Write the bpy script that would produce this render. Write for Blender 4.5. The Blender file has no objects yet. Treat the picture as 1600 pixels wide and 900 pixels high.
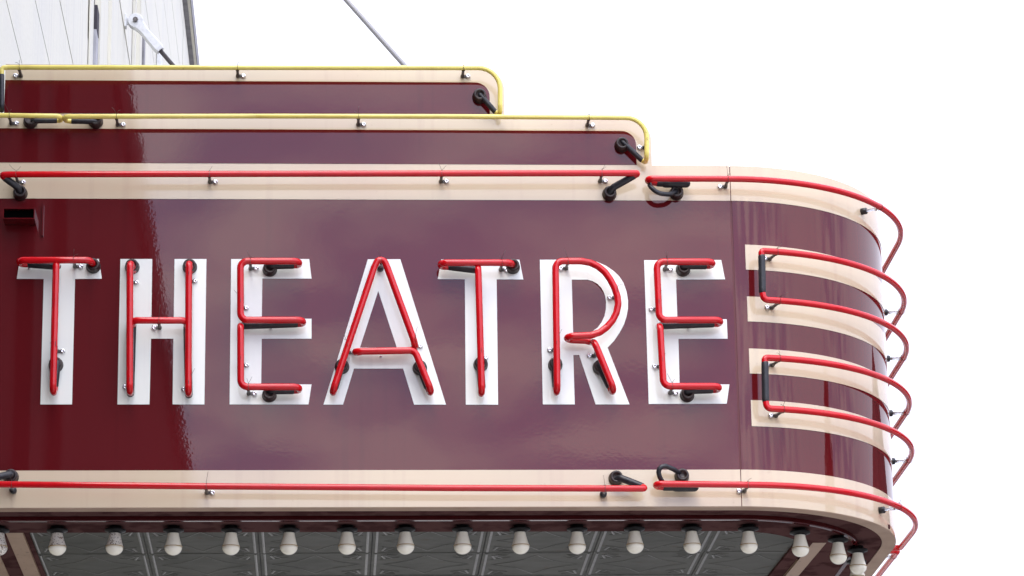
import bpy, bmesh, math, random
from mathutils import Vector, Matrix
random.seed(7)
S = bpy.context.scene
COL = S.collection
PI = math.pi

# ------------------------------------------------------------------ camera
CAM_PITCH, CAM_YAW, CAM_ROLL = 0.2928039, 0.0592110, -0.0154013
cd = bpy.data.cameras.new('camera'); cam = bpy.data.objects.new('camera', cd); COL.objects.link(cam)
fw = Vector((math.sin(CAM_YAW)*math.cos(CAM_PITCH), math.cos(CAM_YAW)*math.cos(CAM_PITCH), math.sin(CAM_PITCH)))
rt = Vector((math.cos(CAM_YAW), -math.sin(CAM_YAW), 0)); up = rt.cross(fw)
c_, s_ = math.cos(CAM_ROLL), math.sin(CAM_ROLL)
r2 = c_*rt + s_*up; u2 = -s_*rt + c_*up
cam.matrix_world = Matrix(((r2.x, u2.x, -fw.x, 0), (r2.y, u2.y, -fw.y, -8.8), (r2.z, u2.z, -fw.z, 1.6), (0, 0, 0, 1)))
cd.sensor_width = 36; cd.lens = 5112.672/1600*36
cd.clip_start = 0.1; cd.clip_end = 2000
S.camera = cam

# ------------------------------------------------------------------ sky, sun, exposure
SUN_EL, SUN_AZ = math.radians(58), math.radians(195)
CLOUD_OFF = (5, 2, 7.0)
w = bpy.data.worlds.new('World'); S.world = w; w.use_nodes = True
nt = w.node_tree; nt.nodes.clear(); L = nt.links
def nd(t, **k):
    n = nt.nodes.new(t)
    for a, b in k.items(): setattr(n, a, b)
    return n
out = nd('ShaderNodeOutputWorld'); bg = nd('ShaderNodeBackground')
sky = nd('ShaderNodeTexSky', sky_type='NISHITA'); sky.sun_disc = False
sky.sun_elevation = SUN_EL; sky.sun_rotation = SUN_AZ
tc = nd('ShaderNodeTexCoord'); sep = nd('ShaderNodeSeparateXYZ'); L.new(tc.outputs['Generated'], sep.inputs[0])
# a flat cloud deck: project the view direction on a plane overhead
mx = nd('ShaderNodeMath', operation='MAXIMUM'); mx.inputs[1].default_value = 0.0; L.new(sep.outputs['Z'], mx.inputs[0])
ad = nd('ShaderNodeMath', operation='ADD'); ad.inputs[1].default_value = 0.12; L.new(mx.outputs[0], ad.inputs[0])
dx = nd('ShaderNodeMath', operation='DIVIDE'); L.new(sep.outputs['X'], dx.inputs[0]); L.new(ad.outputs[0], dx.inputs[1])
dy = nd('ShaderNodeMath', operation='DIVIDE'); L.new(sep.outputs['Y'], dy.inputs[0]); L.new(ad.outputs[0], dy.inputs[1])
cmb = nd('ShaderNodeCombineXYZ'); L.new(dx.outputs[0], cmb.inputs[0]); L.new(dy.outputs[0], cmb.inputs[1])
nz = nd('ShaderNodeTexNoise'); nz.inputs['Scale'].default_value = 7.0; nz.inputs['Detail'].default_value = 6; nz.inputs['Roughness'].default_value = 0.42
nz.inputs['Distortion'].default_value = 0.35
L.new(cmb.outputs[0], nz.inputs['Vector'])
rp = nd('ShaderNodeValToRGB'); rp.color_ramp.elements[0].position = 0.40; rp.color_ramp.elements[1].position = 0.60
rp.color_ramp.elements[0].color = (0.104, 0.124, 0.192, 1); rp.color_ramp.elements[1].color = (0.228, 0.226, 0.252, 1)
# some of the deck is closed, some broken
n2 = nd('ShaderNodeTexNoise'); n2.inputs['Scale'].default_value = 0.42; n2.inputs['Detail'].default_value = 1
mp2 = nd('ShaderNodeMapping'); mp2.inputs['Location'].default_value = CLOUD_OFF; L.new(cmb.outputs[0], mp2.inputs['Vector']); L.new(mp2.outputs[0], n2.inputs['Vector'])
m2 = nd('ShaderNodeMapRange'); m2.inputs[1].default_value = .48; m2.inputs[2].default_value = .60; m2.inputs[3].default_value = .05; L.new(n2.outputs['Fac'], m2.inputs[0])
mf = nd('ShaderNodeMix'); mf.inputs[2].default_value = .56; L.new(m2.outputs[0], mf.inputs[0]); L.new(nz.outputs['Fac'], mf.inputs[3])
L.new(mf.outputs[0], rp.inputs[0])
sc = nd('ShaderNodeVectorMath', operation='SCALE'); sc.inputs['Scale'].default_value = 100.0; L.new(rp.outputs[0], sc.inputs[0])
# the overcast is brighter round the sun
sdir = Vector((math.sin(SUN_AZ)*math.cos(SUN_EL), math.cos(SUN_AZ)*math.cos(SUN_EL), math.sin(SUN_EL)))
dt = nd('ShaderNodeVectorMath', operation='DOT_PRODUCT'); L.new(tc.outputs['Generated'], dt.inputs[0]); dt.inputs[1].default_value = sdir
g1 = nd('ShaderNodeMath', operation='MULTIPLY_ADD'); L.new(dt.outputs['Value'], g1.inputs[0]); g1.inputs[1].default_value = .5; g1.inputs[2].default_value = .5
g2 = nd('ShaderNodeMath', operation='POWER'); L.new(g1.outputs[0], g2.inputs[0]); g2.inputs[1].default_value = 3
g3 = nd('ShaderNodeMath', operation='MULTIPLY_ADD'); L.new(g2.outputs[0], g3.inputs[0]); g3.inputs[1].default_value = 100.0; g3.inputs[2].default_value = 54.0
L.new(g3.outputs[0], sc.inputs['Scale'])
mixc = nd('ShaderNodeMix', data_type='RGBA'); mixc.inputs[0].default_value = 0.93
L.new(sky.outputs[0], mixc.inputs[6]); L.new(sc.outputs[0], mixc.inputs[7])
L.new(mixc.outputs[2], bg.inputs[0]); bg.inputs[1].default_value = 0.11
L.new(bg.outputs[0], out.inputs[0])

sl = bpy.data.lights.new('sun', 'SUN'); sl.energy = 1.5; sl.angle = math.radians(35); sl.color = (1, 0.92, 0.80)
so = bpy.data.objects.new('sun', sl); COL.objects.link(so)
# the sky's rotation is measured clockwise from +Y
sd = Vector((math.sin(SUN_AZ)*math.cos(SUN_EL), math.cos(SUN_AZ)*math.cos(SUN_EL), math.sin(SUN_EL)))
so.rotation_euler = (-sd).to_track_quat('-Z', 'Y').to_euler()

S.view_settings.view_transform = 'Standard'; S.view_settings.look = 'None'
S.view_settings.exposure = 0.2; S.view_settings.gamma = 1

# ------------------------------------------------------------------ materials
def mat(name, base, rough=0.5, ior=1.5, metal=0.0, noise=None, streak=None, bump=None, rnoise=None, **kw):
    """noise=(scale, colour, lo, hi); streak=(colour, amount): rain marks stretched down; bump=[(scale, height)]"""
    m = bpy.data.materials.new(name); m.use_nodes = True; t = m.node_tree; n = t.nodes; l = t.links
    b = n['Principled BSDF']
    b.inputs['Base Color'].default_value = (*base, 1); b.inputs['Roughness'].default_value = rough
    b.inputs['IOR'].default_value = ior; b.inputs['Metallic'].default_value = metal
    for k, v in kw.items(): b.inputs[k.replace('_', ' ')].default_value = v
    geo = n.new('ShaderNodeNewGeometry'); col = None
    def mixin(fac, colour):
        nonlocal col
        x = n.new('ShaderNodeMix'); x.data_type = 'RGBA'
        l.new(fac, x.inputs[0])
        if col is None: x.inputs[6].default_value = (*base, 1)
        else: l.new(col, x.inputs[6])
        x.inputs[7].default_value = (*colour, 1); col = x.outputs[2]
    def ntex(scale, stretch=None, detail=5, off=0):
        x = n.new('ShaderNodeTexNoise'); x.inputs['Scale'].default_value = scale; x.inputs['Detail'].default_value = detail
        v = geo.outputs['Position']
        mp = n.new('ShaderNodeMapping'); mp.inputs['Scale'].default_value = stretch or (1, 1, 1); mp.inputs['Location'].default_value = (off, off*1.7, off*.3)
        l.new(v, mp.inputs['Vector']); v = mp.outputs[0]
        l.new(v, x.inputs['Vector']); return x.outputs['Fac']
    def ramp(f, lo, hi, a=0.0, bb=1.0):
        x = n.new('ShaderNodeMapRange'); l.new(f, x.inputs[0])
        x.inputs[1].default_value = lo; x.inputs[2].default_value = hi; x.inputs[3].default_value = a; x.inputs[4].default_value = bb
        return x.outputs[0]
    for q in (noise if isinstance(noise, list) else [noise] if noise else []):
        mixin(ramp(ntex(q[0], off=q[0]), q[2], q[3], 0, q[4] if len(q) > 4 else 1), q[1])
    if streak:
        for k, (colour, amt, lo) in enumerate(streak):
            f = ramp(ntex(1.0, (22, 22, .7), 6, 3.1*k), lo, lo+.2, 0, amt)
            mixin(f, colour)
    if col is not None: l.new(col, b.inputs['Base Color'])
    if rnoise:
        l.new(ramp(ntex(rnoise[0], rnoise[1], off=5), .35, .7, rnoise[2], rnoise[3]), b.inputs['Roughness'])
    if bump:
        prev = None
        for scale, h in bump:
            x = n.new('ShaderNodeBump'); x.inputs['Strength'].default_value = 1; x.inputs['Distance'].default_value = h
            l.new(ntex(scale, detail=1.5), x.inputs['Height'])
            if prev is not None: l.new(prev, x.inputs['Normal'])
            prev = x.outputs[0]
        l.new(prev, b.inputs['Normal'])
    return m
PEEL = [(110, .000019), (30, .00002), (8, .00010)]
M = {
 'maroon': mat('maroon_enamel', (.102, .0066, .0092), .02, 1.5, streak=[((.066, .0040, .006), .55, .60)], bump=PEEL, rnoise=(3, (1, 1, 1), .012, .035)),
 'maroon_dark': mat('maroon_trim_paint', (.095, .048, .046), .1, 1.4, noise=(14, (.05, .022, .022), .48, .6, .8), bump=[(60, .00015)], Specular_IOR_Level=0.0),
 'maroon_trim': mat('maroon_gloss_trim', (.060, .0070, .0080), .12, 1.5),
 'lip': mat('brown_lip_paint', (.40, .28, .20), .5, 1.5, noise=[(9, (.30, .20, .14), .45, .7, .7)], Specular_IOR_Level=.1),  # browner and darker than the cream band above it
 'seam': mat('dark_red_seam', (.10, .004, .006), .4),
 'cream': mat('cream_enamel', (.655, .55, .385), .05, 1.6, noise=[(2.2, (.60, .44, .335), .45, .75, .5), (60, (.42, .29, .20), .66, .80, .35)], streak=[((.50, .36, .27), .35, .56)], bump=PEEL),
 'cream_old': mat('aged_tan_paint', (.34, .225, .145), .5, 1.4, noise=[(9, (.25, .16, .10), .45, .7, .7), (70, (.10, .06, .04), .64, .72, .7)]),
 'white': mat('white_enamel', (.83, .85, .775), .06, 1.55, noise=(4, (.70, .70, .70), .48, .75, .5), streak=[((.52, .50, .48), .35, .56)], bump=PEEL),
 'red': mat('red_coated_glass', (.56, .0040, .0085), .09, 1.5, noise=(26, (.46, .0035, .0075), .45, .7, .6)),
 'yellow': mat('yellow_coated_glass', (.80, .68, .17), .2, 1.5, noise=[(12, (.64, .50, .12), .45, .7, .7), (90, (.30, .20, .04), .66, .75, .5)]),
 'black': mat('black_block_out_paint', (.012, .013, .017), .42, 1.5, noise=(60, (.035, .033, .032), .5, .7, .8), bump=[(160, .0004)]),
 'cup': mat('brown_rubber_cup', (.026, .016, .014), .42, 1.5, noise=(70, (.07, .05, .045), .52, .75, .7), bump=[(120, .0006)]),
 'steel': mat('zinc_steel', (.80, .81, .84), .22, 1.5, 1.0, noise=(120, (.25, .23, .21), .5, .7, .7)),
 'dark_steel': mat('weathered_clip_steel', (.10, .09, .085), .5, 1.5, .6, noise=(150, (.30, .28, .26), .5, .7, .7)),
 'wire': mat('tie_wire', (.10, .07, .06), .45, 1.5, .7),
 'glass': mat('clear_support_glass', (.85, .88, .90), .06, 1.5, 0, Transmission_Weight=.75),
 'bulb': mat('milky_bulb_glass', (.95, .91, .75), .16, 1.5,  noise=[(40, (.86, .82, .68), .45, .7, .6), (160, (.25, .17, .10), .76, .80, .7)]),
 'bulb_dirty': mat('specked_bulb_glass', (.78, .74, .66), .3, 1.5, noise=[(40, (.68, .62, .52), .4, .7, .7), (260, (.10, .06, .04), .57, .62, .9), (55, (.16, .085, .035), .62, .68, .9)]),
 'gold': mat('gold_ring_paint', (.42, .26, .05), .4, 1.5, .2),
 'socket': mat('black_socket', (.008, .008, .008), .5, 1.5, bump=[(200, .0005)], Specular_IOR_Level=.2),
 'void': mat('box_shade_black', (.002, .002, .002), .95, 1.5, Specular_IOR_Level=0.0),
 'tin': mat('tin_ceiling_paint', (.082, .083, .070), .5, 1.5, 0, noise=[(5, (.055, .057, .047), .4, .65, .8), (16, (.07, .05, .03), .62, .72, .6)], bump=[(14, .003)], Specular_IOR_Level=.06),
 'tin_rib': mat('tin_relief_glint', (.11, .11, .098), .3, 1.5, .3, noise=(30, (.07, .071, .06), .45, .65, .8), Specular_IOR_Level=.16),  # ribs paler than the tile: sky glints put into their colour
 'wall': mat('white_wall_paint', (.73, .71, .60), .6, 1.45, noise=(1.6, (.66, .65, .58), .45, .7, .7), streak=[((.45, .44, .42), .5, .56)], bump=[(40, .0015)]),
 'gap': mat('dark_joint', (.05, .045, .055), .9),
 'grey': mat('grey_cornice_paint', (.24, .235, .25), .6, noise=(14, (.14, .14, .15), .45, .7, .8)),
 'grey_light': mat('grey_board_shade', (.42, .42, .45), .6, noise=(14, (.30, .30, .33), .45, .7, .8)),
 'galv': mat('galvanised_paint', (.70, .71, .71), .42, 1.5, .1, noise=(50, (.55, .56, .56), .45, .7, .7)),
 'rod': mat('dark_steel_rod', (.085, .075, .078), .5, 1.5, .4),
 'rod_light': mat('grey_steel_rod', (.30, .295, .30), .5, 1.5, .3),
 'roof': mat('roof_felt', (.10, .10, .10), .9),
 'walk': mat('concrete', (.48, .465, .43), .85, noise=(3, (.42, .405, .375), .4, .7)),
 'road': mat('asphalt', (.10, .10, .10), .9, noise=(30, (.13, .13, .13), .4, .7)),
 'paint': mat('road_paint', (.75, .75, .72), .7),
 'brick': mat('dark_brick', (.045, .028, .024), .9, noise=(8, (.03, .02, .018), .4, .7)),
 'pier': mat('weathered_brick_pier', (.062, .044, .038), .9),
 'pane': mat('window_pane', (.02, .022, .025), .05, 1.5),
 'leaf': mat('dark_leaves', (.040, .055, .022), .7),
 'wood': mat('pole_wood', (.09, .065, .045), .9),
}

# ------------------------------------------------------------------ mesh helpers
class MB:
    def __init__(self): self.v = []; self.f = []; self.smooth = []
    def add(self, vs, fs, smooth=False):
        o = len(self.v); self.v += [tuple(p) for p in vs]
        for q in fs: self.f.append(tuple(i+o for i in q)); self.smooth.append(smooth)
    def box(self, x0, x1, y0, y1, z0, z1, rot=None):
        vs = [Vector((x, y, z)) for x in (x0, x1) for y in (y0, y1) for z in (z0, z1)]
        if rot: vs = [rot @ p for p in vs]
        self.add(vs, [(0, 1, 3, 2), (4, 6, 7, 5), (0, 4, 5, 1), (2, 3, 7, 6), (0, 2, 6, 4), (1, 5, 7, 3)])
    def lathe(self, prof, origin=(0, 0, 0), axis=(0, 0, 1), n=24, smooth=True):
        """prof: [(radius, height)] along axis; closes where radius is 0"""
        ax = Vector(axis).normalized(); a = ax.orthogonal().normalized(); b = ax.cross(a); o = Vector(origin)
        vs, fs = [], []; rows = []
        for r, h in prof:
            if r < 1e-6: rows.append([len(vs)]); vs.append(o+ax*h)
            else:
                rows.append(list(range(len(vs), len(vs)+n)))
                for k in range(n):
                    t = 2*PI*k/n; vs.append(o+ax*h+(a*math.cos(t)+b*math.sin(t))*r)
        for A, B in zip(rows, rows[1:]):
            for k in range(n):
                k2 = (k+1) % n
                if len(A) == 1 and len(B) == 1: continue
                if len(A) == 1: fs.append((A[0], B[k2], B[k]))
                elif len(B) == 1: fs.append((A[k], A[k2], B[0]))
                else: fs.append((A[k], A[k2], B[k2], B[k]))
        self.add(vs, fs, smooth)
    def tube(self, pts, r, n=12, cap=True):
        pts = [Vector(p) for p in pts]; q = [pts[0]]
        for p in pts[1:]:
            if (p-q[-1]).length > 1e-5: q.append(p)
        pts = q
        if len(pts) < 2: return
        tang = [(pts[min(i+1, len(pts)-1)]-pts[max(i-1, 0)]).normalized() for i in range(len(pts))]
        a = tang[0].orthogonal().normalized(); vs, fs = [], []
        rings = [(p, t, r) for p, t in zip(pts, tang)]
        if cap:
            for k in (.45, .8):   # rounded ends
                pass
            t0, t1 = tang[0], tang[-1]; e0 = []; e1 = []
            for ang in (80, 55, 28):
                e0.append((pts[0]-t0*r*math.sin(math.radians(ang)), t0, r*math.cos(math.radians(ang))))
            for ang in (28, 55, 80):
                e1.append((pts[-1]+t1*r*math.sin(math.radians(ang)), t1, r*math.cos(math.radians(ang))))
            rings = e0+rings+e1
        for p, t, rr in rings:
            a = (a-t*a.dot(t))
            a = a.normalized() if a.length > 1e-6 else t.orthogonal().normalized()
            b = t.cross(a)
            for k in range(n):
                th = 2*PI*k/n; vs.append(p+(a*math.cos(th)+b*math.sin(th))*rr)
        m = len(rings)
        for i in range(m-1):
            for k in range(n):
                k2 = (k+1) % n
                fs.append((i*n+k, i*n+k2, (i+1)*n+k2, (i+1)*n+k))
        fs.append(tuple(reversed(range(n)))); fs.append(tuple(range((m-1)*n, m*n)))
        self.add(vs, fs, True)
    def build(self, name, material, parent=None, label=None, bevel=0):
        me = bpy.data.meshes.new(name); me.from_pydata(self.v, [], self.f)
        me.polygons.foreach_set('use_smooth', self.smooth); me.update()
        bm = bmesh.new(); bm.from_mesh(me); bmesh.ops.recalc_face_normals(bm, faces=bm.faces)
        if bevel: bmesh.ops.bevel(bm, geom=[e for e in bm.edges if len(e.link_faces) == 2 and e.calc_face_angle(0) > .7], offset=bevel, segments=2, affect='EDGES', profile=.6)
        bm.to_mesh(me); bm.free()
        me.materials.append(material)
        o = bpy.data.objects.new(name, me); COL.objects.link(o)
        if parent is not None:
            o.parent = parent; o.matrix_parent_inverse = Matrix.Translation(parent.location).inverted()
        if label: o['label'] = label
        return o
def thing(name, label, cat, loc=(0, 0, 0), group=None):
    o = bpy.data.objects.new(name, None); COL.objects.link(o); o.location = loc; o.empty_display_size = .05
    o['label'] = label; o['category'] = cat
    if group: o['group'] = group
    return o
def structure(o): o['kind'] = 'structure'; return o

# ------------------------------------------------------------------ plan of the marquee: flat side, rounded corner, street side
XL, XS, RX, RY, DEPTH = -1.0, 1.1428, 0.5213, 0.5522, 8.0
_tab = []
def _mk():
    s = XS; prev = None
    for k in range(241):
        t = PI/2*k/240; p = (XS+RX*math.sin(t), RY*(1-math.cos(t)))
        nrm = Vector((math.sin(t)/RX, -math.cos(t)/RY, 0)).normalized()
        if prev: s += math.hypot(p[0]-prev[0], p[1]-prev[1])
        prev = p; _tab.append((s, Vector((p[0], p[1], 0)), nrm))
_mk()
S_END = _tab[-1][0]
def plan(s):
    """point on the outline and its outward normal, s = x on the flat side"""
    if s <= XS: return Vector((s, 0, 0)), Vector((0, -1, 0))
    if s >= S_END: return Vector((XS+RX, RY+(s-S_END), 0)), Vector((1, 0, 0))
    lo, hi = 0, len(_tab)-1
    while hi-lo > 1:
        m = (lo+hi)//2
        if _tab[m][0] <= s: lo = m
        else: hi = m
    a, b = _tab[lo], _tab[hi]; k = (s-a[0])/(b[0]-a[0])
    return a[1].lerp(b[1], k), a[2].lerp(b[2], k).normalized()
def on(s, z, h):
    p, n = plan(s); q = p+n*h; return Vector((q.x, q.y, z))
def srange(s0, s1):
    out = [s0]
    if s0 < XS < s1: out.append(XS)
    n = 72
    for k in range(1, n):
        s = XS+(S_END-XS)*k/n
        if s0 < s < s1: out.append(s)
    if s0 < S_END < s1: out.append(S_END)
    out.append(s1); return sorted(set(out))
def strip(prof, s0, s1):
    """closed profile [(h, z)] swept along the outline from s0 to s1"""
    mb = MB(); ss = srange(s0, s1); k = len(prof); vs, fs = [], []
    for s in ss:
        for h, z in prof: vs.append(on(s, z, h))
    for i in range(len(ss)-1):
        for j in range(k):
            j2 = (j+1) % k; fs.append((i*k+j, i*k+j2, (i+1)*k+j2, (i+1)*k+j))
    fs.append(tuple(range(k))); fs.append(tuple(reversed(range((len(ss)-1)*k, len(ss)*k))))
    mb.add(vs, fs); 
    return mb
def strip_obj(name, prof, s0, s1, m, parent, label=None):
    # flat across the profile, smooth along the curve
    o = strip(prof, s0, s1).build(name, m, parent, label)
    me = o.data; me.polygons.foreach_set('use_smooth', [True]*len(me.polygons))
    bm = bmesh.new(); bm.from_mesh(me)
    for e in bm.edges:
        if len(e.link_faces) == 2 and e.calc_face_angle(0) > .35: e.smooth = False
    bm.to_mesh(me); bm.free(); return o
def band(name, z0, z1, s0, s1, h0, h1, m, parent, label=None):
    return strip_obj(name, [(h0, z0), (h1, z0), (h1, z1), (h0, z1)], s0, s1, m, parent, label)
def rounded(x0, x1, z0, z1, r, n=12):
    """outline of a panel with only its top right corner rounded"""
    p = [(x0, z0), (x1, z0)]
    for k in range(n+1):
        t = PI/2*k/n; p.append((x1-r+r*math.cos(t), z1-r+r*math.sin(t)))
    return p+[(x0, z1)]
def plate(poly, y0, y1, holes=()):
    """outline in x-z, given depth; holes bridged by triangulation"""
    bm = bmesh.new()
    def ring(pts):
        vs = [bm.verts.new((x, y0, z)) for x, z in pts]
        return [bm.edges.new((vs[i], vs[(i+1) % len(vs)])) for i in range(len(vs))]
    es = ring(poly)
    for h in holes: es += ring(h)
    bmesh.ops.triangle_fill(bm, use_beauty=True, use_dissolve=False, edges=es)
    g = bmesh.ops.extrude_face_region(bm, geom=list(bm.faces))
    bmesh.ops.translate(bm, vec=(0, y1-y0, 0), verts=[v for v in g['geom'] if isinstance(v, bmesh.types.BMVert)])
    bmesh.ops.recalc_face_normals(bm, faces=bm.faces)
    mb = MB(); bm.verts.index_update()
    mb.add([v.co[:] for v in bm.verts], [tuple(v.index for v in f.verts) for f in bm.faces]); bm.free()
    return mb

# ------------------------------------------------------------------ ground and street (the setting)
def sheet(name, x0, x1, y0, y1, z0, z1, m):
    mb = MB(); mb.box(x0, x1, y0, y1, z0, z1); return structure(mb.build(name, m))
sheet('ground', -400, 400, -400, 400, -.5, -.02, M['road'])
sheet('road', 3.2, 13.2, -200, 200, -.01, 0, M['road'])
sheet('pavement', -1.0, 3.0, -200, 200, -.01, .12, M['walk'])
sheet('kerb', 3.003, 3.18, -200, 200, -.01, .115, M['walk'])
sheet('far_pavement', 13.4, 17.0, -200, 200, -.01, .12, M['walk'])
mb = MB()
for k in range(-12, 20): mb.box(8.14, 8.26, k*6.0, k*6.0+3, .004, .008)
structure(mb.build('road_marking', M['paint']))

# ------------------------------------------------------------------ the marquee
ZB, ZT = 3.627, 4.622            # bottom and top of the fascia
mq = thing('theatre_marquee', 'maroon and cream stepped theatre marquee with a rounded end and white lettering', 'marquee', (0.3, 0, ZB))
SEAM = 1.1497
SE = S_END+1.5
band('fascia_panel', ZB+.001, ZT, XL, SEAM-.0032, -.03, 0, M['maroon'], mq, 'flat maroon enamel panel carrying the word')
band('fascia_panel', ZB+.001, ZT, SEAM+.0032, S_END+7.4, -.03, 0, M['maroon'], mq, 'curved maroon enamel panel of the rounded end')
band('seam_strip', ZB+.002, ZT-.001, SEAM-.007, SEAM+.007, -.02, -.0305+.0285, M['seam'], mq)
# painted cream bands stand a hair proud
for z0, z1, nm in ((4.518, ZT+.001, 'top'), (ZB, 3.7315, 'bottom')):
    band('cream_band', z0, z1, XL, SEAM-.0012, -.031, .0012, M['cream'], mq)
    band('cream_band', z0, z1, SEAM+.0012, S_END+7.4, -.031, .0012, M['cream'], mq)
for z0, z1 in ((4.3136, 4.3877), (4.1608, 4.2342), (4.0089, 4.0816), (3.8564, 3.9316)):
    band('cream_stripe', z0, z1, 1.1858, SE, -.001, .0012, M['cream'], mq)
# the two upper steps: cream plates with maroon insets
plate(rounded(XL, .9273, ZT+.0015, 4.772, .075), 0.0008, .16).build('step_panel', M['cream'], mq, 'lower cream step panel', bevel=0)
plate(rounded(XL, .8832, 4.6251, 4.7273, .042), -.0006, .05).build('step_inset', M['maroon'], mq)
plate(rounded(-.9130, .5081, 4.7725, 4.921, .072), 0.0008, .16).build('step_panel', M['cream'], mq, 'upper cream step panel')
plate(rounded(-.9125, .4659, 4.7735, 4.8728, .042), -.0006, .05).build('step_inset', M['maroon'], mq)
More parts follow.
